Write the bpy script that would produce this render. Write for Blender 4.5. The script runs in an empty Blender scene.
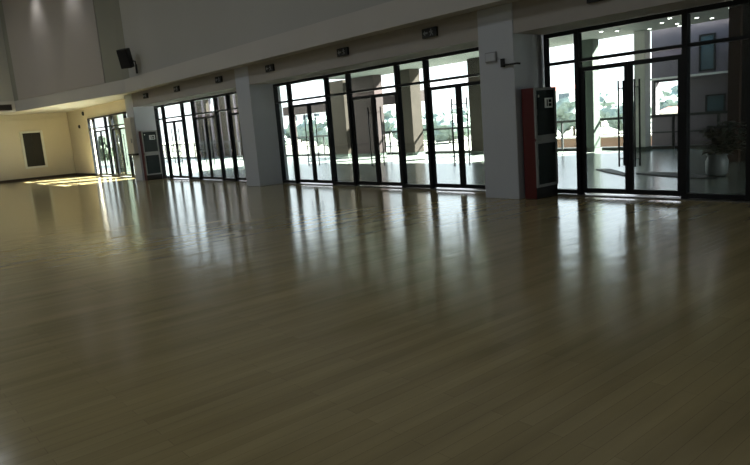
import bpy, bmesh, math, random
from mathutils import Vector, Matrix
random.seed(7)
S = bpy.context.scene
COL = S.collection
PI = math.pi

# ------------------------------------------------------------------ materials
def lin(c):
    return tuple(((v/255)/12.92 if v/255 <= .04045 else ((v/255+.055)/1.055)**2.4) for v in c)

def mat(name, rgb, rough=.6, metal=0, var=.0, scale=3, bump=0, bscale=40, spec=.5):
    m = bpy.data.materials.new(name); m.use_nodes = True
    nt = m.node_tree; b = nt.nodes['Principled BSDF']
    c = lin(rgb)
    b.inputs['Base Color'].default_value = (*c, 1)
    b.inputs['Roughness'].default_value = rough
    b.inputs['Metallic'].default_value = metal
    b.inputs['Specular IOR Level'].default_value = spec
    tc = nt.nodes.new('ShaderNodeTexCoord')
    if var:
        n = nt.nodes.new('ShaderNodeTexNoise'); n.inputs['Scale'].default_value = scale; n.inputs['Detail'].default_value = 4
        nt.links.new(tc.outputs['Object'], n.inputs['Vector'])
        r = nt.nodes.new('ShaderNodeValToRGB')
        r.color_ramp.elements[0].position = .3; r.color_ramp.elements[1].position = .7
        r.color_ramp.elements[0].color = (*[v*(1-var) for v in c], 1)
        r.color_ramp.elements[1].color = (*[min(1, v*(1+var)) for v in c], 1)
        nt.links.new(n.outputs['Fac'], r.inputs['Fac']); nt.links.new(r.outputs['Color'], b.inputs['Base Color'])
    if bump:
        n = nt.nodes.new('ShaderNodeTexNoise'); n.inputs['Scale'].default_value = bscale
        nt.links.new(tc.outputs['Object'], n.inputs['Vector'])
        bp = nt.nodes.new('ShaderNodeBump'); bp.inputs['Strength'].default_value = bump; bp.inputs['Distance'].default_value = .01
        nt.links.new(n.outputs['Fac'], bp.inputs['Height']); nt.links.new(bp.outputs['Normal'], b.inputs['Normal'])
    return m

def floor_tone():
    m = bpy.data.materials.new('maple_boards'); m.use_nodes = True
    nt = m.node_tree; L = nt.links; b = nt.nodes['Principled BSDF']
    tc = nt.nodes.new('ShaderNodeTexCoord')
    mp = nt.nodes.new('ShaderNodeMapping'); mp.inputs['Rotation'].default_value = (0, 0, PI/2)
    L.new(tc.outputs['Object'], mp.inputs['Vector'])
    br = nt.nodes.new('ShaderNodeTexBrick')
    br.inputs['Scale'].default_value = 1; br.inputs['Brick Width'].default_value = 1.3; br.inputs['Row Height'].default_value = .085
    br.inputs['Mortar Size'].default_value = .0012; br.inputs['Mortar Smooth'].default_value = .3; br.offset = .37
    br.inputs['Color1'].default_value = (*lin((168, 153, 112)), 1)
    br.inputs['Color2'].default_value = (*lin((158, 143, 103)), 1)
    br.inputs['Mortar'].default_value = (*lin((132, 116, 86)), 1)
    L.new(mp.outputs['Vector'], br.inputs['Vector'])
    # long soft streaks along the boards
    mp2 = nt.nodes.new('ShaderNodeMapping'); mp2.inputs['Scale'].default_value = (5.5, .55, 1)
    L.new(tc.outputs['Object'], mp2.inputs['Vector'])
    n = nt.nodes.new('ShaderNodeTexNoise'); n.inputs['Scale'].default_value = 1; n.inputs['Detail'].default_value = 5
    L.new(mp2.outputs['Vector'], n.inputs['Vector'])
    r = nt.nodes.new('ShaderNodeMapRange'); r.inputs[1].default_value = .3; r.inputs[2].default_value = .7
    r.inputs[3].default_value = .80; r.inputs[4].default_value = 1.12
    L.new(n.outputs['Fac'], r.inputs[0])
    mx = nt.nodes.new('ShaderNodeVectorMath'); mx.operation = 'SCALE'
    L.new(br.outputs['Color'], mx.inputs[0]); L.new(r.outputs[0], mx.inputs['Scale'])
    L.new(mx.outputs[0], b.inputs['Base Color'])
    b.inputs['Roughness'].default_value = .15
    b.inputs['Specular IOR Level'].default_value = .6
    # slightly uneven lacquer: reflections break up board by board
    mp3 = nt.nodes.new('ShaderNodeMapping'); mp3.inputs['Scale'].default_value = (3.2, 1.6, 1)
    L.new(tc.outputs['Object'], mp3.inputs['Vector'])
    n2 = nt.nodes.new('ShaderNodeTexNoise'); n2.inputs['Scale'].default_value = 1.; n2.inputs['Detail'].default_value = 2
    L.new(mp3.outputs['Vector'], n2.inputs['Vector'])
    bp = nt.nodes.new('ShaderNodeBump'); bp.inputs['Strength'].default_value = .35; bp.inputs['Distance'].default_value = .012
    L.new(n2.outputs['Fac'], bp.inputs['Height'])
    bp2 = nt.nodes.new('ShaderNodeBump'); bp2.inputs['Strength'].default_value = .05; bp2.inputs['Distance'].default_value = .002
    L.new(br.outputs['Fac'], bp2.inputs['Height']); bp2.invert = True
    L.new(bp.outputs['Normal'], bp2.inputs['Normal'])
    L.new(bp2.outputs['Normal'], b.inputs['Normal'])
    return m

def tile_mat():
    m = bpy.data.materials.new('terrace_tiles'); m.use_nodes = True
    nt = m.node_tree; L = nt.links; b = nt.nodes['Principled BSDF']
    tc = nt.nodes.new('ShaderNodeTexCoord')
    br = nt.nodes.new('ShaderNodeTexBrick')
    br.inputs['Scale'].default_value = 1; br.inputs['Brick Width'].default_value = .8; br.inputs['Row Height'].default_value = .8
    br.inputs['Mortar Size'].default_value = .006; br.offset = 0
    br.inputs['Color1'].default_value = (*lin((124, 132, 126)), 1)
    br.inputs['Color2'].default_value = (*lin((114, 124, 118)), 1)
    br.inputs['Mortar'].default_value = (*lin((120, 124, 122)), 1)
    L.new(tc.outputs['Object'], br.inputs['Vector'])
    L.new(br.outputs['Color'], b.inputs['Base Color'])
    b.inputs['Roughness'].default_value = .22
    b.inputs['Specular IOR Level'].default_value = .5
    n = nt.nodes.new('ShaderNodeTexNoise'); n.inputs['Scale'].default_value = 1.2
    L.new(tc.outputs['Object'], n.inputs['Vector'])
    bp = nt.nodes.new('ShaderNodeBump'); bp.inputs['Strength'].default_value = .3; bp.inputs['Distance'].default_value = .015
    L.new(n.outputs['Fac'], bp.inputs['Height']); L.new(bp.outputs['Normal'], b.inputs['Normal'])
    return m

def glass_mat(name, tint, refl=.06):
    m = bpy.data.materials.new(name); m.use_nodes = True
    nt = m.node_tree; nt.nodes.remove(nt.nodes['Principled BSDF']); o = nt.nodes['Material Output']
    t = nt.nodes.new('ShaderNodeBsdfTransparent'); t.inputs[0].default_value = (*tint, 1)
    g = nt.nodes.new('ShaderNodeBsdfGlossy'); g.inputs['Roughness'].default_value = .02
    # angle-dependent reflection of a thin pane (same from either side)
    ge = nt.nodes.new('ShaderNodeNewGeometry'); d = nt.nodes.new('ShaderNodeVectorMath'); d.operation = 'DOT_PRODUCT'
    nt.links.new(ge.outputs['Normal'], d.inputs[0]); nt.links.new(ge.outputs['Incoming'], d.inputs[1])
    def mth(op, x, y):
        q = nt.nodes.new('ShaderNodeMath'); q.operation = op
        if hasattr(x, 'is_output'): nt.links.new(x, q.inputs[0])
        else: q.inputs[0].default_value = x
        if y is not None:
            if hasattr(y, 'is_output'): nt.links.new(y, q.inputs[1])
            else: q.inputs[1].default_value = y
        return q.outputs[0]
    ab = mth('ABSOLUTE', d.outputs['Value'], None)
    a = mth('ADD', mth('MULTIPLY', mth('POWER', mth('SUBTRACT', 1.0, ab), 5.0), .9), .04)
    mx = nt.nodes.new('ShaderNodeMixShader')
    nt.links.new(a, mx.inputs[0])
    nt.links.new(t.outputs[0], mx.inputs[1]); nt.links.new(g.outputs[0], mx.inputs[2])
    nt.links.new(mx.outputs[0], o.inputs[0])
    return m

def emis(name, rgb, s):
    m = bpy.data.materials.new(name); m.use_nodes = True
    b = m.node_tree.nodes['Principled BSDF']
    b.inputs['Base Color'].default_value = (.8, .8, .8, 1)
    b.inputs['Emission Color'].default_value = (*rgb, 1); b.inputs['Emission Strength'].default_value = s
    return m

M = dict(
    floor=floor_tone(), tile=tile_mat(),
    wall=mat('grey_white_plaster', (196, 193, 188), .75, var=.03, scale=.6, bump=.1),
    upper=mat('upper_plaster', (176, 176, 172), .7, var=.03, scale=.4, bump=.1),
    uppdark=mat('upper_wall_darker', (148, 148, 136), .75, var=.03, scale=.4),  # darker tone for the slanted upper wall
    panel=mat('wall_panel_paint', (180, 173, 167), .45, var=.02, scale=.5),
    cream=mat('cream_plaster', (220, 212, 196), .75, var=.04, scale=.7, bump=.1),
    beam=mat('beam_plaster', (172, 167, 160), .75, var=.03, scale=.8),
    col=mat('column_plaster', (196, 201, 208), .6, var=.02, scale=1, bump=.1),
    ceil=mat('ceiling_paint', (170, 170, 168), .8, var=.02),
    frame=mat('black_aluminium', (22, 25, 29), .38, metal=.35, var=.1, scale=6),
    sill=mat('threshold_steel', (120, 120, 118), .35, metal=.8, var=.05),
    silver=mat('silver_enamel', (150, 152, 150), .4, var=.04),
    steel=mat('brushed_steel', (150, 150, 148), .38, metal=.9, var=.08, scale=30),
    handle=mat('dark_handle_steel', (48, 50, 52), .3, metal=.8, var=.05),
    red=mat('dark_red_enamel', (88, 20, 22), .35, var=.06, scale=5),
    dglass=mat('black_door_glass', (40, 48, 47), .25, var=.1, scale=2),
    black=mat('black_plastic', (12, 12, 13), .5, var=.1, scale=8),
    grille=mat('black_grille', (18, 18, 19), .8, var=.2, scale=60, bump=.6, bscale=200),
    white=mat('white_print', (230, 232, 228), .5, var=.02),
    wbox=mat('white_enamel', (205, 200, 188), .4, var=.03),
    palegrey=mat('pale_grey_plastic', (150, 154, 158), .5, var=.04),
    grey=mat('grey_plastic', (120, 124, 126), .5, var=.04),
    sign=mat('dark_green_sign', (6, 14, 11), .5, var=.1, scale=10),
    skirt=mat('dark_skirting', (60, 46, 36), .5, var=.1),
    outcol=mat('outdoor_concrete', (78, 88, 82), .8, var=.08, scale=2, bump=.2, spec=.08),
    outbrown=mat('brown_stone_cladding', (50, 46, 41), .8, var=.12, scale=3, bump=.2, spec=.08),
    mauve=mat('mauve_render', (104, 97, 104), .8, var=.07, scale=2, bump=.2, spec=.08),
    darkwall=mat('dark_brown_render', (26, 25, 25), .85, var=.12, scale=2, bump=.2, spec=.08),
    rib=mat('red_brown_pilaster', (58, 45, 39), .8, var=.1, scale=2, spec=.08),
    pale=mat('pale_concrete', (190, 190, 186), .8, var=.05),
    terrceil=mat('terrace_soffit_paint', (120, 124, 122), .8, var=.04, spec=.08),
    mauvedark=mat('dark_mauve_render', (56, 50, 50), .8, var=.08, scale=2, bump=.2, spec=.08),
    bluewin=mat('blue_window_glass', (60, 80, 88), .12, var=.06),
    rail=mat('grey_painted_steel', (34, 38, 38), .5, metal=.3, var=.1, scale=10),
    soil=mat('dry_ground', (112, 114, 104), .95, var=.12, scale=.3),
    stone=mat('orange_stone', (150, 122, 104), .9, var=.12, scale=2, bump=.3),
    leafd=mat('dark_leaves', (34, 50, 32), .7, var=.3, scale=6),
    leaf=mat('hazed_leaves', (112, 126, 120), .8, var=.3, scale=3),  # paled so that the leaf colour itself carries the outdoor haze
    leafp=mat('house_plant_leaves', (30, 46, 32), .5, var=.3, scale=8),
    bark=mat('tree_bark', (84, 70, 56), .9, var=.2, scale=8),
    mat=mat('dark_flat_patch', (30, 34, 34), .55, var=.15, scale=6),  # one dark tone for the flat patches on the terrace floor
    pot=mat('grey_white_ceramic', (112, 118, 118), .4, var=.04),
    bwall=mat('white_building_wall', (225, 222, 218), .8, var=.04),
    broof=mat('red_building_roof', (150, 78, 70), .8, var=.1),
    bwin=mat('building_window_glass', (80, 92, 100), .2, var=.05),
    glass=glass_mat('clear_glass', (.86, .90, .89)),
    downl=emis('lit_diffuser', (1, .97, .9), 12),
)

# ------------------------------------------------------------------ mesh helpers
class MB:
    def __init__(s): s.bm = bmesh.new()
    def box(s, x0, x1, y0, y1, z0, z1):
        v = [s.bm.verts.new(p) for p in ((x0,y0,z0),(x1,y0,z0),(x1,y1,z0),(x0,y1,z0),(x0,y0,z1),(x1,y0,z1),(x1,y1,z1),(x0,y1,z1))]
        for f in ((0,3,2,1),(4,5,6,7),(0,1,5,4),(1,2,6,5),(2,3,7,6),(3,0,4,7)): s.bm.faces.new([v[i] for i in f])
        return s
    def prism(s, poly, z0, z1):
        a = [s.bm.verts.new((x, y, z0)) for x, y in poly]; b = [s.bm.verts.new((x, y, z1)) for x, y in poly]
        s.bm.faces.new(a[::-1]); s.bm.faces.new(b); n = len(poly)
        for i in range(n): s.bm.faces.new((a[i], a[(i+1)%n], b[(i+1)%n], b[i]))
        return s
    def tube(s, pts, r, n=10, r1=None):
        pts = [Vector(p) for p in pts]; rings = []
        for i, p in enumerate(pts):
            t = (pts[min(i+1, len(pts)-1)]-pts[max(i-1, 0)]).normalized()
            a = t.orthogonal().normalized(); b = t.cross(a)
            rr = r if r1 is None else r+(r1-r)*i/(len(pts)-1)
            rings.append([s.bm.verts.new(p+rr*(math.cos(k*2*PI/n)*a+math.sin(k*2*PI/n)*b)) for k in range(n)])
        for i in range(len(rings)-1):
            # pick best offset so that rings do not twist
            best = min(range(n), key=lambda o: sum((rings[i][k].co-rings[i+1][(k+o)%n].co).length for k in range(n)))
            rings[i+1] = rings[i+1][best:]+rings[i+1][:best]
            for k in range(n):
                s.bm.faces.new((rings[i][k], rings[i][(k+1)%n], rings[i+1][(k+1)%n], rings[i+1][k]))
        s.bm.faces.new(rings[0][::-1]); s.bm.faces.new(rings[-1])
        return s
    def lathe(s, prof, c=(0,0,0), n=24):
        rings = []
        for r, z in prof:
            rings.append([s.bm.verts.new((c[0]+r*math.cos(k*2*PI/n), c[1]+r*math.sin(k*2*PI/n), c[2]+z)) for k in range(n)])
        for i in range(len(rings)-1):
            for k in range(n): s.bm.faces.new((rings[i][k], rings[i][(k+1)%n], rings[i+1][(k+1)%n], rings[i+1][k]))
        s.bm.faces.new(rings[0][::-1]); s.bm.faces.new(rings[-1])
        return s
    def blob(s, c, r, sub=2, jag=.25, sq=1):
        r0 = bmesh.ops.create_icosphere(s.bm, subdivisions=sub, radius=1)
        for v in r0['verts']:
            k = r*(1+random.uniform(-jag, jag)); v.co = Vector(c)+Vector((v.co.x*k, v.co.y*k, v.co.z*k*sq))
        return s
    def leafcard(s, p, d, w, l):
        d = Vector(d).normalized(); a = d.cross(Vector((0,0,1)))
        a = a.normalized() if a.length > .01 else Vector((1,0,0)); up = a.cross(d)
        p = Vector(p)
        q = [p, p+d*l*.5+a*w*.5+up*.03*l, p+d*l-up*.12*l, p+d*l*.5-a*w*.5+up*.03*l, p+d*l*.5-up*.02*l]
        v = [s.bm.verts.new(x) for x in q]
        s.bm.faces.new((v[0], v[1], v[4])); s.bm.faces.new((v[1], v[2], v[4])); s.bm.faces.new((v[2], v[3], v[4])); s.bm.faces.new((v[3], v[0], v[4]))
    def build(s, name, m, parent=None, loc=None, bevel=0, smooth=False):
        bmesh.ops.recalc_face_normals(s.bm, faces=s.bm.faces[:])
        me = bpy.data.meshes.new(name); s.bm.to_mesh(me); s.bm.free()
        me.materials.append(m)
        if smooth:
            for p in me.polygons: p.use_smooth = True
        o = bpy.data.objects.new(name, me); COL.objects.link(o)
        if parent: o.parent = parent
        if loc: o.location = loc
        if bevel:
            b = o.modifiers.new('bevel', 'BEVEL'); b.width = bevel; b.segments = 2; b.limit_method = 'ANGLE'
        return o

def tag(o, label=None, cat=None, group=None):
    if label: o['label'] = label
    if cat: o['category'] = cat
    if group: o['group'] = group
    return o
def struct(o): o['kind'] = 'structure'; return o
def empty(name, loc=(0,0,0), rz=0):
    o = bpy.data.objects.new(name, None); o.location = loc; o.rotation_euler = (0, 0, rz); o.empty_display_size = .2
    COL.objects.link(o); return o
def copy_tree(o, parent=None):
    c = o.copy(); COL.objects.link(c)
    if parent: c.parent = parent
    for ch in list(o.children): copy_tree(ch, c)
    return c

# ------------------------------------------------------------------ measured layout (metres; facade glass on y = 0)
XF = -36.0                   # far wall
XR, YB, ZC = 6.0, -20.0, 9.0 # right wall, back wall, hall ceiling
CE = [-6.835, -15.635, -24.435]     # right edges of the columns
WX = [CE[0]+.10, CE[1]+.05, CE[2]+.22, -32.55]   # left ends of the glazed screens
CW = .75
ZG, ZT = 2.75, 2.22          # glass top, transom
ZB, ZA = 3.264, 3.74         # bottom and top of the fascia
BX1, BX2 = -24.0, -33.4      # where the fascia turns
BY2 = -2.85

# ---- shell
struct(MB().box(XF-.2, XR+.2, YB-.2, .06, -.2, 0).build('floor', M['floor']))
struct(MB().box(XF-.2, XR+.2, YB-.2, .3, ZC, ZC+.2).build('ceiling', M['ceil']))
struct(MB().box(XF-.2, XF, YB, .3, 0, ZC).build('wall_far', M['cream']))
struct(MB().box(XR, XR+.2, YB, .3, 0, ZC).build('wall_right', M['upper']))
struct(MB().box(XF, XR, YB-.2, YB, 0, ZC).build('wall_back', M['upper']))
struct(MB().box(XF, WX[3], 0, .25, 0, ZB).build('wall_front', M['cream']))
# lower cream panelling on the far wall (its top edge shows as a line)
struct(MB().box(XF, XF+.05, YB, -.02, .1, 2.98).build('trim_1', M['cream'], bevel=.01))
struct(MB().box(XF, XF+.07, YB, -.02, 0, .11).build('baseboard_far', M['skirt']))
struct(MB().box(XF+.07, WX[3], -.02, 0, 0, .11).build('baseboard_front', M['skirt']))
# beam above the glazing, carrying the exit signs
struct(MB().box(CE[2]-CW, XR, -.75, .2, 2.77, ZB).build('trim_2', M['beam']))
struct(MB().box(WX[3], CE[2]-CW, 0, .25, ZG, ZB).build('trim_4', M['cream']))
# fascia band and what closes it above
fas = [(XR, -1.1), (BX1, -1.1), (BX2, BY2), (BX2, YB), (XF, YB), (XF, 0.25), (XR, 0.25)]
struct(MB().prism(fas, ZB, ZA).build('trim_3', M['wall']))
up = [(XR, -1.0), (BX1+.3, -1.0), (BX1-.1, -1.07), (BX2-.1, BY2+.02), (BX2-.1, YB), (XF, YB), (XF, 0.25), (XR, 0.25)]
struct(MB().prism(up, ZA, ZC).build('wall_upper', M['upper']))
struct(MB().prism([(BX1+.3, -1.0), (BX1-.1, -1.11), (BX2-.02, BY2+.0), (BX2-.1, BY2+.3), (BX1-.1, -1.0)], ZA+.001, ZC-.01).build('trim_5', M['uppdark']))  # thin layer giving the slanted wall a darker tone
# large pale panel on the slanted upper wall
dv = Vector((BX2-BX1, BY2+1.1, 0)); ln = dv.length; dv.normalize(); nv = Vector((-dv.y, dv.x, 0))
if nv.y > 0: nv = -nv
p0 = Vector((BX1, -1.1, 0))+dv*1.35; p1 = Vector((BX1, -1.1, 0))+dv*(ln-.5)
q0 = p0-nv*.15; q1 = p1-nv*.15; q2 = p1+nv*.02; q3 = p0+nv*.02
struct(MB().prism([(v.x, v.y) for v in (q0, q3, q2, q1)], ZA, ZC).build('wall_panel', M['panel']))

# ---- columns
names = ['white square column carrying the red-sided hose cabinet, nearest to the camera',
         'white square column left of the widest glazed screen, bare on all sides',
         'white square column with a white box on its front, beside the small dark cabinet']
for i, x in enumerate(CE):
    o = MB().box(x-CW, x, -.765, .2, 0, ZB-.001).build('column', M['col'], bevel=.012)
    tag(o, names[i], 'column', 'columns along the glazed front')
# stretch of wall closing the front right of the last bay
struct(MB().box(XR-4.1, XR, -.76, .2, 0, 2.768).build('wall_front_right', M['wall']))

# ---- glazed screens and doors
OFF = [0, .7, 2.4, 3.27, 4.97, 5.84, 7.54, 8.05]
PW = .038
dn = 0
def leaf(n, x0, x1, side):
    """one glazed door leaf between x0 and x1; side=-1: handle at right edge"""
    fr = MB(); st = .06
    fr.box(x0, x0+st, -.025, .025, .05, 2.13).box(x1-st, x1, -.025, .025, .05, 2.13)
    fr.box(x0+st, x1-st, -.025, .025, .05, .13).box(x0+st, x1-st, -.025, .025, 2.06, 2.13)
    o = struct(fr.build('door_%d' % n, M['frame']))
    MB().box(x0+st, x1-st, -.005, .005, .13, 2.06).build('glass_pane', M['glass'], o)
    hx = (x1-.13) if side < 0 else (x0+.13)
    h = MB()
    for sy in (-1, 1):
        h.tube([(hx, sy*.075, .5), (hx, sy*.075, 1.85)], .014)
        for z in (.62, 1.73): h.tube([(hx, sy*.005, z), (hx, sy*.075, z)], .008, 8)
    h.build('door_handle', M['handle'], o, smooth=True)
    return o
for k in range(4):
    X0 = WX[k]
    OFF = [0, .7, 2.4, 3.27, 4.97, 5.84, 7.54, 7.94 if k == 0 else CE[k-1]-CW-X0] if k < 3 else [0, .7, 2.4, 3.27, 4.97, 5.84, CE[2]-CW-X0]
    if k == 0: OFF[1] = .62; OFF[2] = 2.38
    if k == 1: OFF[2:7] = [2.42, 3.30, 5.03, 5.92, 7.65]
    N = len(OFF)-1
    f = MB()
    for i, a in enumerate(OFF):
        w = PW if 0 < i < N else .03
        xa = X0+a-(w if i else 0); xb = X0+a+(w if i < N else 0)
        f.box(xa, xb, -.06, .06, 0, ZG)
    for i in range(N):
        xa, xb = X0+OFF[i]+(PW if i else .03), X0+OFF[i+1]-(PW if i < N-1 else .03)
        f.box(xa, xb, -.05, .05, ZG-.07, ZG)                 # head
        f.box(xa, xb, -.05, .05, ZT, ZT+.05)                 # transom
        if i in (0, 2, 4, 6):
            f.box(xa, xb, -.05, .05, .03, .10)               # bottom rail of the fixed lights
    o = struct(f.build('window_%d' % (k+1), M['frame']))
    for i in range(N):
        xa, xb = X0+OFF[i]+(PW if i else .03), X0+OFF[i+1]-(PW if i < N-1 else .03)
        MB().box(xa, xb, -.006, .006, ZT+.05, ZG-.07).build('glass_pane', M['glass'], o)
        if i in (0, 2, 4, 6):
            MB().box(xa, xb, -.006, .006, .10, ZT).build('glass_pane', M['glass'], o)
        else:
            c = (xa+xb)/2
            for s, (u, v) in ((-1, (xa+.008, c-.004)), (1, (c+.004, xb-.008))):
                dn += 1; leaf(dn, u, v, s)
    MB().box(X0+.04, X0+OFF[-1]-.04, -.07, .07, 0, .018).build('threshold', M['sill'], o)

# ---- exit signs on the beam
def exit_sign():
    t = empty('exit_sign')
    MB().box(-.19, .19, -.05, 0, -.085, .085).build('housing', M['sign'], t, bevel=.006)
    p = MB()
    def poly(pts):
        a = [p.bm.verts.new((x, -.051, z)) for x, z in pts]; b = [p.bm.verts.new((x, -.055, z)) for x, z in pts]
        p.bm.faces.new(b); n = len(pts)
        for i in range(n): p.bm.faces.new((a[i], a[(i+1)%n], b[(i+1)%n], b[i]))
    poly([(-.155, 0), (-.10, .045), (-.10, .016), (-.035, .016), (-.035, -.016), (-.10, -.016), (-.10, -.045)])     # arrow
    poly([(.055+.016*math.cos(a*PI/4), .047+.016*math.sin(a*PI/4)) for a in range(8)])                              # head
    poly([(.035, .03), (.07, .03), (.085, -.012), (.05, -.018)])                                                     # body
    poly([(.05, -.018), (.068, -.014), (.05, -.055), (.02, -.06), (.03, -.045)])                                     # rear leg
    poly([(.07, -.016), (.085, -.012), (.105, -.035), (.10, -.065), (.088, -.04)])                                   # front leg
    poly([(.035, .03), (.045, .018), (.02, .0), (.005, .008)]); poly([(.07, .03), (.075, .016), (.10, .008), (.105, .016)])
    p.build('pictogram', M['palegrey'], t)
    return t
base = exit_sign()
sx = [(-5.26, 'exit sign above the nearest glazed doors, cut by the photo edge'),
      (-8.73, 'exit sign just left of the nearest column, over the widest screen'),
      (-11.41, 'exit sign over the middle of the widest glazed screen'),
      (-14.48, 'exit sign just right of the bare column top'),
      (-17.32, 'exit sign left of the bare column, over the third glazed screen'),
      (-20.29, 'exit sign over the middle of the third glazed screen'),
      (-23.0, 'exit sign farthest left, over the small dark cabinet')]
for i, (x, lb) in enumerate(sx):
    o = base if i == 0 else copy_tree(base)
    o.location = (x, -.75, 3.07)
    tag(o, 'small dark '+lb, 'exit sign', 'exit signs on the beam')

# ---- fire hose cabinets on the right faces of two columns
def hose_cabinet():
    t = empty('fire_hose_cabinet')      # local: back on x=0, front on x=.28, y -.35..+.35, z 0..1.72
    MB().box(0, .24, -.30, .30, -.195, 1.66).build('body', M['red'], t, bevel=.006)
    for z0, z1, nm in ((0, .78, 'lower'), (.83, 1.66, 'upper')):
        d = MB()
        d.box(.242, .27, -.30, -.255, z0, z1).box(.242, .27, .255, .30, z0, z1)
        d.box(.242, .27, -.255, .255, z0, z0+.045).box(.242, .27, -.255, .255, z1-.045, z1)
        dd = d.build('door', M['silver'], t, bevel=.003)
        MB().box(.244, .26, -.255, .255, z0+.045, z1-.045).build('door_glass', M['dglass'], dd)
        MB().tube([(.27, -.278, z0+.38), (.285, -.278, z0+.38), (.285, -.278, z0+.48), (.27, -.278, z0+.48)], .006, 8).build('handle', M['steel'], dd)
        if nm == 'upper':
            g = MB(); a, b = .260, .264
            g.box(a, b, -.02, .20, 1.32, 1.345).box(a, b, -.02, .20, 1.46, 1.485).box(a, b, -.02, .005, 1.345, 1.46)
            g.box(a, b, .175, .20, 1.345, 1.46).box(a, b, .07, .09, 1.345, 1.46).box(a, b, .09, .175, 1.395, 1.41)
            g.box(a, b, .005, .035, 1.345, 1.46)
            g.build('pictogram', M['white'], dd)
            MB().box(a, b, -.20, -.17, 1.50, 1.54).build('indicator_label', M['white'], dd)
    MB().box(.242, .264, -.275, .275, .782, .828).build('middle_rail', M['silver'], t)
    MB().box(.242, .25, -.298, .298, -.195, -.005).build('kick_plate', M['black'], t)
    return t
fc = hose_cabinet(); fc.location = (CE[0]+.06, -.38, .2)
tag(fc, 'tall red-sided fire hose cabinet with black glass doors on the nearest column', 'fire cabinet', 'fire hose cabinets')
f2 = copy_tree(fc); f2.location = (CE[2]+.002, -.38, .2)
tag(f2, 'small-looking dark glass fire hose cabinet beside the column with the white box', 'fire cabinet', 'fire hose cabinets')

# ---- white box on the third column
t = empty('wall_box', (CE[2]-.37, -.767, .95))
MB().box(-.34, .34, -.16, 0, .1, 1.45).build('body', M['wbox'], t, bevel=.015)
MB().box(-.34, .34, -.17, 0, .02, .098).build('base_strip', M['black'], t)
MB().box(.2, .24, -.185, -.161, .5, .66).build('handle', M['grey'], t)
tag(t, 'tall white wall box with a black bottom edge on the distant column', 'wall box')

# ---- small fittings on the nearest column
t = empty('column_sensor', (-7.05, -.766, 2.32))
MB().box(-.03, .03, -.05, 0, -.07, .07).build('plate', M['black'], t, bevel=.004)
MB().tube([(.03, -.03, -.03), (.12, -.04, -.04), (.30, -.04, -.04), (.36, -.02, -.05)], .016, 8).build('arm', M['black'], t)
tag(t, 'small black sensor plate with a thin arm round the nearest column corner', 'sensor')
t = empty('junction_box', (-7.3, -.765, 2.46))
MB().box(-.12, .12, -.04, 0, -.1, .07).build('body', M['palegrey'], t, bevel=.012)
MB().box(-.10, .10, -.046, -.041, -.08, .05).build('cover', M['col'], t, bevel=.004)
tag(t, 'small pale grey box high on the front of the nearest column', 'junction box')

# ---- speaker on the upper wall
t = empty('wall_speaker', (-22.72, -1.38, 4.33), math.radians(35)); t.scale = (.8, .8, .8)
sp = MB(); sp.prism([(-.25, -.2), (.25, -.2), (.17, .2), (-.17, .2)], -.40, .40)
b = sp.build('cabinet', M['black'], t, bevel=.02)
g = MB().box(-.23, .23, -.225, -.201, -.37, .37).build('grille', M['grille'], t, bevel=.01)
for o in (b, g): o.rotation_euler = (math.radians(14), 0, 0)
br_ = MB().tube([(.15, .2, -.1), (.33, .12, -.15), (.36, .1, -.3)], .03, 8)
br_.tube([(.36, .1, -.28), (.36, .1, -.66)], .045, 10)
br_.build('bracket', M['black'], t)
tag(t, 'black loudspeaker tilted down on a bracket at the upper wall corner', 'speaker')

# ---- vent and far wall cabinet
t = empty('ceiling_vent', (BX2, -3.6, 3.47))
v = MB().box(0, .03, -1.6, .6, -.13, -.1).box(0, .03, -1.6, .6, .1, .13).box(0, .03, -1.6, -1.57, -.1, .1).box(0, .03, .57, .6, -.1, .1)
v.build('frame', M['skirt'], t)
MB().box(0, .008, -1.57, .57, -.1, .1).build('backing', M['black'], t)
s_ = MB()
for i in range(4): s_.box(.008, .025, -1.57, .57, -.08+i*.05, -.072+i*.05)
s_.build('slat', M['skirt'], t)
tag(t, 'dark slotted air vent in the fascia at the far left edge', 'vent')

t = empty('wall_cabinet', (XF+.05, -1.83, .56))
c = MB().box(0, .07, -.52, -.41, 0, 1.86).box(0, .07, .41, .52, 0, 1.86).box(0, .07, -.41, .41, 0, .1).box(0, .07, -.41, .41, 1.76, 1.86)
c.build('frame', M['white'], t, bevel=.01)
MB().box(0, .03, -.41, .41, .1, 1.76).build('dark_panel', M['black'], t)
MB().box(.031, .045, -.012, .012, .1, 1.76).build('mullion', M['black'], t)
tag(t, 'black-fronted cabinet with a pale frame on the far cream wall', 'wall cabinet')

def round_thing(name, loc, label, cat, r=.07):
    t = empty(name, loc)
    o1 = MB().lathe([(r, 0), (r, .04), (r*.7, .06)], n=16).build('body', M['black'], t); o1.rotation_euler = (PI/2, 0, 0)
    o2 = MB().lathe([(r*.4, .061), (r*.3, .08)], n=12).build('lens', M['grey'], t); o2.rotation_euler = (PI/2, 0, 0)
    tag(t, label, cat)
round_thing('alarm_bell', (-33.2, 0, 3.02), 'small dark round alarm at the top of the cream wall left of the far glazing', 'alarm', .1)
round_thing('wall_sensor', (-34.1, -.001, 2.44), 'small dark round sensor on the cream wall below the round alarm', 'sensor', .09)

# ------------------------------------------------------------------ outside
RX0 = -24.3
struct(MB().box(-60, 6, .065, 10, -.2, -.01).build('terrace_floor', M['tile']))
struct(MB().box(RX0, 6, .3, 10.1, 3.6, 3.9).build('terrace_ceiling', M['terrceil']))
struct(MB().box(-400, 300, 10.3, 500, -.7, -.5).build('ground', M['soil']))
struct(MB().box(-60, 6, 10.0, 10.3, -.6, .09).build('terrace_kerb', M['rail']))

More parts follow.
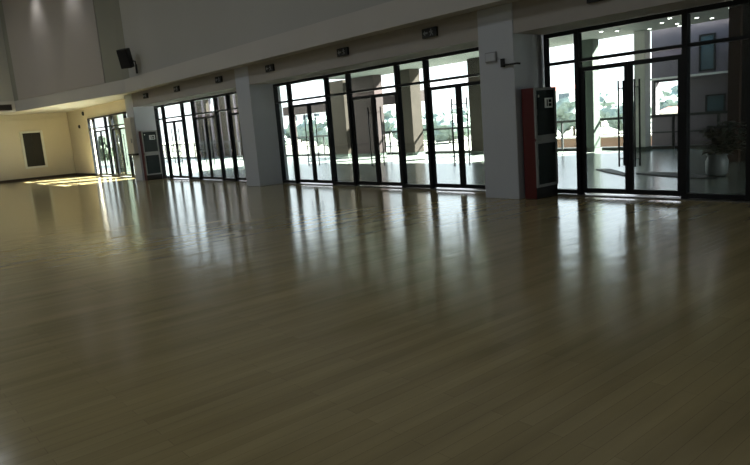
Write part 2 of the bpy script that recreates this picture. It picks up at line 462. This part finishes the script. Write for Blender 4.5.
def downlight():
    t = empty('downlight')
    MB().lathe([(.055, -.02), (.068, -.012), (.068, 0)], n=20).build('rim', M['grey'], t)
    MB().lathe([(.045, -.026), (.045, -.0205)], n=20).build('diffuser', M['downl'], t)
    return t
dl = [(-10.35, 7.93), (-10.15, 8.44), (-9.0, 7.16), (-9.6, 9.3), (-8.2, 7.62), (-8.71, 9.13), (-8.95, 9.8), (-7.44, 9.9), (-7.0, 9.4), (-9.12, 6.61), (-8.25, 6.55), (-8.74, 8.29), (-7.9, 8.5), (-7.8, 9.2), (-6.9, 6.9), (-6.7, 7.6)]
d0 = downlight()
for i, (x, y) in enumerate(dl):
    o = d0 if i == 0 else copy_tree(d0)
    o.location = (x, y, 3.6)
    tag(o, 'small round lit downlight in the terrace ceiling seen through the top panes at right', 'downlight', 'terrace ceiling downlights')

def pillar(x0, x1, y0, y1, z1, m, label, name='terrace_pillar', z0=-.01):
    t = empty(name, ((x0+x1)/2, (y0+y1)/2, z0)); w, d = (x1-x0)/2, (y1-y0)/2
    MB().box(-w, w, -d, d, .12, z1-z0).build('shaft', m, t, bevel=.015)
    MB().box(-w-.03, w+.03, -d-.03, d+.03, 0, .118).build('plinth', M['outcol'], t)
    tag(t, label, 'pillar', 'pillars along the terrace edge')
pillar(-12.0, -11.6, 9.5, 9.9, 3.6, M['outcol'], 'grey terrace pillar seen through the left leaf of the nearest doors')
pillar(-10.2, -9.85, 9.5, 9.85, 3.6, M['pale'], 'thin pale terrace pillar at the edge of the mauve building')
pillar(-20.75, -19.95, 9.3, 9.9, 3.6, M['outbrown'], 'brown-grey terrace pillar seen through the fixed pane right of the second doors')
pillar(-16.75, -16.0, 9.3, 9.9, 3.6, M['outbrown'], 'dark terrace pillar close against the left side of the nearest column')
pillar(-25.9, -24.55, 9.3, 9.8, 3.6, M['outbrown'], 'broad brown stone terrace pillar seen through the fixed pane of the widest screen')
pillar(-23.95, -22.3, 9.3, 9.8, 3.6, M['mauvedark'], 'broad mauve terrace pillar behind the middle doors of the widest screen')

pillar(-31.0, -29.7, .4, .7, 4.4, M['outcol'], 'broad grey pillar added to break up the sunlight, just outside the middle of the farthest glazed screen')  # added pillar, splits the incoming sun into stripes on the hall floor
pillar(-28.1, -26.8, .4, .7, 4.4, M['outcol'], 'broad grey pillar added to break up the sunlight, just outside the right end of the farthest screen')  # second added pillar, cuts another gap between the sun stripes

# railing along the terrace edge
t = empty('terrace_railing', (0, 9.96, 0))
segs = [(-60, -6.2)]
for a, b in segs:
    MB().box(a, b, -.03, .03, .98, 1.06).build('top_rail', M['rail'], t)
    MB().box(a, b, -.02, .02, .5, .54).build('bottom_rail', M['rail'], t)
n = 0; x = -59.9
while x < -6.2:
    MB().box(x-.03, x+.03, -.03, .03, -.01, .98).build('post', M['rail'], t); x += 1.3
tag(t, 'long dark steel railing along the outer edge of the terrace', 'railing')

# right wing beyond the terrace
t = empty('side_building', (-10.4, 11, -.6))
def rel(m, name, mtl, par): return m.build(name, mtl, par)
w = MB()      # local x 0..14, opening x .11...95, z 1.63...2.65
w.box(0, .11, 0, .3, 0, 6).box(.95, 14, 0, .3, 0, 6).box(.11, .95, 0, .3, 0, 1.63).box(.11, .95, 0, .3, 2.68, 6)
rel(w, 'wall', M['mauve'], t)
fr = MB().box(.09, .14, -.03, .0, 1.6, 2.7).box(.92, .97, -.03, 0, 1.6, 2.7).box(.14, .92, -.03, 0, 2.66, 2.7).box(.14, .92, -.03, 0, 1.6, 1.64)
fr.build('opening_frame', M['frame'], t)
for x0, x1, z0, z1 in ((1.5, 1.98, 2.86, 3.95), (1.7, 2.28, 1.6, 2.15)):
    f = MB().box(x0, x0+.05, -.04, 0, z0, z1).box(x1-.05, x1, -.04, 0, z0, z1).box(x0+.05, x1-.05, -.04, 0, z0, z0+.05).box(x0+.05, x1-.05, -.04, 0, z1-.05, z1)
    ff = f.build('window', M['frame'], t)
    MB().box(x0+.05, x1-.05, -.02, 0, z0+.05, z1-.05).build('pane', M['bluewin'], ff)
MB().box(2.45, 2.7, -.2, -.001, 0, 6).build('pilaster', M['rib'], t)
MB().box(0, 2.4, -.12, -.001, 2.74, 2.8).build('ledge', M['pale'], t)
tag(t, 'mauve side building with a square opening and blue windows behind the terrace railing', 'building')
t = empty('end_wall', (-6.05, 6, -.01))
MB().box(0, 10, 0, .4, 0, 3.605).build('wall', M['darkwall'], t)
MB().box(-.02, .22, -.12, -.001, 0, 3.6).build('pilaster', M['rib'], t)
tag(t, 'dark brown terrace wall behind the potted plant at the right edge', 'wall')

# brown wing beyond the third screen
t = empty('brown_building', (-44, 10.6, -.6))
w = MB().box(0, 2.2, 0, .4, 0, 7).box(3.4, 7.0, 0, .4, 0, 7).box(2.2, 3.4, 0, .4, 0, 3.7).box(2.2, 3.4, 0, .4, 4.6, 7)
w.build('wall', M['outbrown'], t)
for i in range(6):
    MB().box(.6+i*1.15, .75+i*1.15, -.12, -.001, 0, 7).build('pilaster', M['mauve'], t)
for i in range(4):
    MB().box(.8, 3.2, -.25, -.13, 1.0+i*.22, 1.08+i*.22).build('louvre', M['rail'], t)
tag(t, 'brown ribbed building with one bright opening beyond the third glazed screen', 'building')

# raised canopy beam behind the left doors of the widest screen
t = empty('canopy_beam', (-27, 11.2, -.6))
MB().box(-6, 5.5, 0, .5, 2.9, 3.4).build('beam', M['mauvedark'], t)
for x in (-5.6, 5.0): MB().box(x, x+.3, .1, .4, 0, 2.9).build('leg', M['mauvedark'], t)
tag(t, 'dark mauve canopy beam crossing behind the railing beyond the widest screen', 'canopy')

# low stone wall and buildings farther off
t = empty('low_wall', (-25, 13, -.5))
MB().box(9, 16.5, 0, .35, 0, .75).build('wall', M['stone'], t)
MB().box(8.95, 16.55, -.04, .39, .751, .82).build('coping', M['bwall'], t)
tag(t, 'low orange stone wall with white coping beyond the railing', 'wall')
def building(x, y, w, d, h, label, roof=True, floors=2, n=4):
    t = empty('distant_building', (x, y, -.5))
    MB().box(-w/2, w/2, 0, d, 0, h).build('wall', M['bwall'], t)
    if roof:
        r = MB(); P = [(-w/2-.2, -.2, h), (w/2+.2, -.2, h), (w/2+.2, d+.2, h), (-w/2-.2, d+.2, h), (-w*.42, d/2, h+.15*h+.1), (w*.42, d/2, h+.15*h+.1)]
        v = [r.bm.verts.new(p) for p in P]
        for f in ((0,1,5,4), (2,3,4,5), (1,2,5), (3,0,4), (3,2,1,0)): r.bm.faces.new([v[i] for i in f])
        r.build('roof', M['broof'], t)
    for a in range(floors):
        for b in range(n):
            cx = -w/2+w*(b+.5)/n; cz = h*(a+.55)/floors
            MB().box(cx-w/n*.22, cx+w/n*.22, -.05, -.001, cz-h/floors*.22, cz+h/floors*.22).build('window', M['bwin'], t)
    tag(t, label, 'building')
building(-62, 75, 16, 8, 4.6, 'distant white building with a red roof seen between the terrace pillars')
building(-18.75, 30, 1.3, 1.6, 1.25, 'small white hut with a red roof seen through the opening of the side building', True, 1, 3)
building(-95, 60, 26, 8, 5.0, 'distant pale flat-roofed block seen through the left doors of the widest screen', False, 2, 7)
building(-140, 60, 24, 8, 6.5, 'distant pale flat-roofed block seen through the third glazed screen', False, 3, 6)

def tree(x, y, h, r, m, label, cyp=False, group='trees beyond the terrace'):
    if not cyp: h *= .62
    t = empty('tree', (x, y, -.55)); t.rotation_euler = (0, 0, random.uniform(0, 6))
    MB().tube([(0, 0, 0), (.05, .02, h*.3), (0, .05, h*.6)], .06*h/2+.03, 10, .03*h/2).build('trunk', M['bark'], t, smooth=True)
    c = MB()
    if cyp:
        for i in range(14):
            z = h*(.12+.85*i/13); rr = r*math.sin(PI*min(1, .25+.72*i/13))+.05
            c.blob((random.uniform(-.1, .1)*r, random.uniform(-.1, .1)*r, z), rr, 2, .3, 1.2)
    else:
        for i in range(22):
            a = random.uniform(0, 2*PI); q = r*math.sqrt(random.random())*.75
            z = h*random.uniform(.42, .9); q *= 1-abs(z/h-.6)*.9
            c.blob((q*math.cos(a), q*math.sin(a), z), r*random.uniform(.25, .42), 2, .28, .85)
    c.build('crown', m, t)
    tag(t, label, 'tree', group)
tree(-25.5, 30, 3.6, 2.0, M['leaf'], 'grey-green round tree seen through the sidelight right of the hose cabinet')
tree(-21.0, 29, 3.3, 1.7, M['leaf'], 'grey-green round tree seen through the left leaf of the nearest doors')
tree(-23, 38.5, 3.6, 1.5, M['leaf'], 'small tree seen through the square opening of the side building')
tree(-34.5, 27, 2.9, 2.0, M['leaf'], 'low grey-green tree seen through the right doors of the widest screen')
tree(-38.5, 27, 3.2, 1.8, M['leaf'], 'grey-green tree left of the low one beyond the right doors of the widest screen')
for i, (x, y, h, r, w) in enumerate([(-47.5, 18, 4.2, 1.9, 'leftmost'), (-44.1, 16.8, 3.4, 1.4, 'second from left'), (-40.3, 20, 3.9, 1.5, 'third from left'), (-37, 18, 3.5, 1.5, 'rightmost')]):
    tree(x, y, h, r, M['leaf'], 'green tree, '+w+' of the row behind the left doors of the widest screen')
tree(-70, 14, 3.0, .8, M['leafd'], 'narrow dark cypress, right one beyond the farthest glazed screen', True)
tree(-75.6, 14, 2.9, .8, M['leafd'], 'narrow dark cypress, left one beyond the farthest glazed screen', True)
for i, (x, y, h, r) in enumerate([(-70, 40, 5, 3), (-79, 43, 4.4, 3), (-64, 48, 4.8, 2.8), (-55, 46, 3.6, 2.6), (-48, 44, 3.8, 2.4), (-33, 46, 4.2, 2.6), (-14.5, 44, 4.4, 2.6), (-27, 52, 4.6, 3), (-90, 42, 5, 3)]):
    tree(x, y, h, r, M['leaf'], 'pale far-off tree in the hazy line beyond the terrace', group='far tree line')
# hills on the horizon
hb = MB(); n = 60
P = [(-420+i*12, 260+20*math.sin(i*.7)) for i in range(n)]
v0 = [hb.bm.verts.new((x, y, -1)) for x, y in P]; v1 = [hb.bm.verts.new((x, y+30, 5+3.5*math.sin(i*.45)+2*math.sin(i*1.3))) for i, (x, y) in enumerate(P)]
v2 = [hb.bm.verts.new((x, y+90, -1)) for x, y in P]
for i in range(n-1):
    hb.bm.faces.new((v0[i], v0[i+1], v1[i+1], v1[i])); hb.bm.faces.new((v1[i], v1[i+1], v2[i+1], v2[i]))
struct(hb.build('hills', M['leaf'], smooth=True))

# ---- potted plant and flat dark patches on the terrace
t = empty('potted_plant', (-5.2, 3.2, -.01))
MB().lathe([(.14, 0), (.19, .05), (.2, .28), (.16, .38), (.19, .40), (.19, .43), (.15, .43), (.14, .39)], n=28).build('pot', M['pot'], t, smooth=True)
st = MB(); lf = MB()
for i in range(26):
    a = random.uniform(0, 2*PI); s = random.uniform(.08, .42)
    tip = Vector((.24+s*math.cos(a), s*math.sin(a), random.uniform(.45, 1.08)))
    st.tube([(0, 0, .36), tuple(tip*.5+Vector((0, 0, .25))), tuple(tip)], .012, 6)
    for j in range(14):
        b = random.uniform(0, 2*PI)
        q = Vector((0, 0, .5)).lerp(tip, random.uniform(.35, 1))
        lf.leafcard(q, (math.cos(b), math.sin(b), random.uniform(-.2, .7)), .13, random.uniform(.2, .3))
st.build('stem', M['leafp'], t); lf.build('foliage', M['leafp'], t)
tag(t, 'bushy dark house plant in a pale round pot on the terrace at the right', 'potted plant')

def sheet(name, pts, label):  # thin dark shape laid flat on the terrace floor
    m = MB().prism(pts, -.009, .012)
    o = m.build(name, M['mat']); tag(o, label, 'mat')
sheet('floor_tone', [(-6.9, 3.35), (-6.2, 3.0), (-5.3, 2.62), (-5.0, 2.75), (-5.35, 3.05), (-6.1, 3.5), (-6.6, 3.55)], 'dark irregular flat patch on the terrace floor beside the plant pot')
sheet('floor_tone', [(-8.3, 4.1), (-7.7, 3.55), (-6.9, 2.9), (-6.75, 2.95), (-7.4, 3.6), (-8.0, 4.2)], 'narrow dark flat patch on the terrace floor behind the left leaf of the nearest doors')

# ------------------------------------------------------------------ light
w = bpy.data.worlds.new('sky'); S.world = w; w.use_nodes = True
nt = w.node_tree; bg = nt.nodes['Background']
tc = nt.nodes.new('ShaderNodeTexCoord'); sp = nt.nodes.new('ShaderNodeSeparateXYZ'); r = nt.nodes.new('ShaderNodeValToRGB')
nt.links.new(tc.outputs['Generated'], sp.inputs[0]); nt.links.new(sp.outputs['Z'], r.inputs['Fac']); nt.links.new(r.outputs['Color'], bg.inputs['Color'])
r.color_ramp.elements[0].position = 0; r.color_ramp.elements[0].color = (.93, .97, 1, 1)
r.color_ramp.elements[1].position = .6; r.color_ramp.elements[1].color = (.62, .78, 1, 1)
bg.inputs['Strength'].default_value = 2.2

sun = bpy.data.lights.new('sun', 'SUN'); sun.energy = 90; sun.angle = math.radians(.6); sun.color = (1, .95, .86)
so = bpy.data.objects.new('sun', sun); COL.objects.link(so)
so.rotation_euler = Vector((-1.6, -3.2, -2.75)).to_track_quat('-Z', 'Y').to_euler()

# fill lights added under the unseen hall ceiling to brighten the interior
def fill_light(x, y, e, size=1.6):
    l = bpy.data.lights.new('hall_fill', 'AREA'); l.energy = e; l.size = size; l.color = (.92, .97, 1)
    o = bpy.data.objects.new('hall_fill', l); o.location = (x, y, ZC-.15); COL.objects.link(o)
for x in (-30, -22, -14, -6, 2):
    for y in (-8, -15): fill_light(x, y, {-30: 50, -22: 52, -14: 50, -6: 36, 2: 22}[x])
# two wall washers over the pale panel
for k in (.30, .62):
    p = Vector((BX1, -1.1, 0))+dv*(ln*k)+nv*.6
    l = bpy.data.lights.new('wall_washer', 'SPOT'); l.energy = 30; l.spot_size = math.radians(70); l.spot_blend = .8; l.shadow_soft_size = .3
    o = bpy.data.objects.new('wall_washer', l); o.location = (p.x, p.y, 7.9); COL.objects.link(o)
    o.rotation_euler = Vector((-nv.x*.5, -nv.y*.5, -.9)).to_track_quat('-Z', 'Y').to_euler()

# ------------------------------------------------------------------ camera
cam = bpy.data.cameras.new('camera'); co = bpy.data.objects.new('camera', cam); COL.objects.link(co)
F = 640.0
cam.sensor_width = 36; cam.sensor_fit = 'HORIZONTAL'; cam.lens = F/750*36; cam.clip_end = 1000
yaw, pitch, roll = math.radians(50.481), math.radians(9.722), math.radians(-4.507)
fw = Vector((-math.sin(yaw)*math.cos(pitch), math.cos(yaw)*math.cos(pitch), -math.sin(pitch)))
rt = Vector((math.cos(yaw), math.sin(yaw), 0)); upv = rt.cross(fw)
r2 = math.cos(roll)*rt+math.sin(roll)*upv; u2 = -math.sin(roll)*rt+math.cos(roll)*upv
mm = Matrix((r2, u2, -fw)).transposed().to_4x4(); mm.translation = Vector((0, -9.68, 1.5))
co.matrix_world = mm
S.camera = co
S.view_settings.view_transform = 'Standard'; S.view_settings.look = 'None'; S.view_settings.gamma = 1
S.view_settings.use_curve_mapping = False
S.view_settings.exposure = 0.55
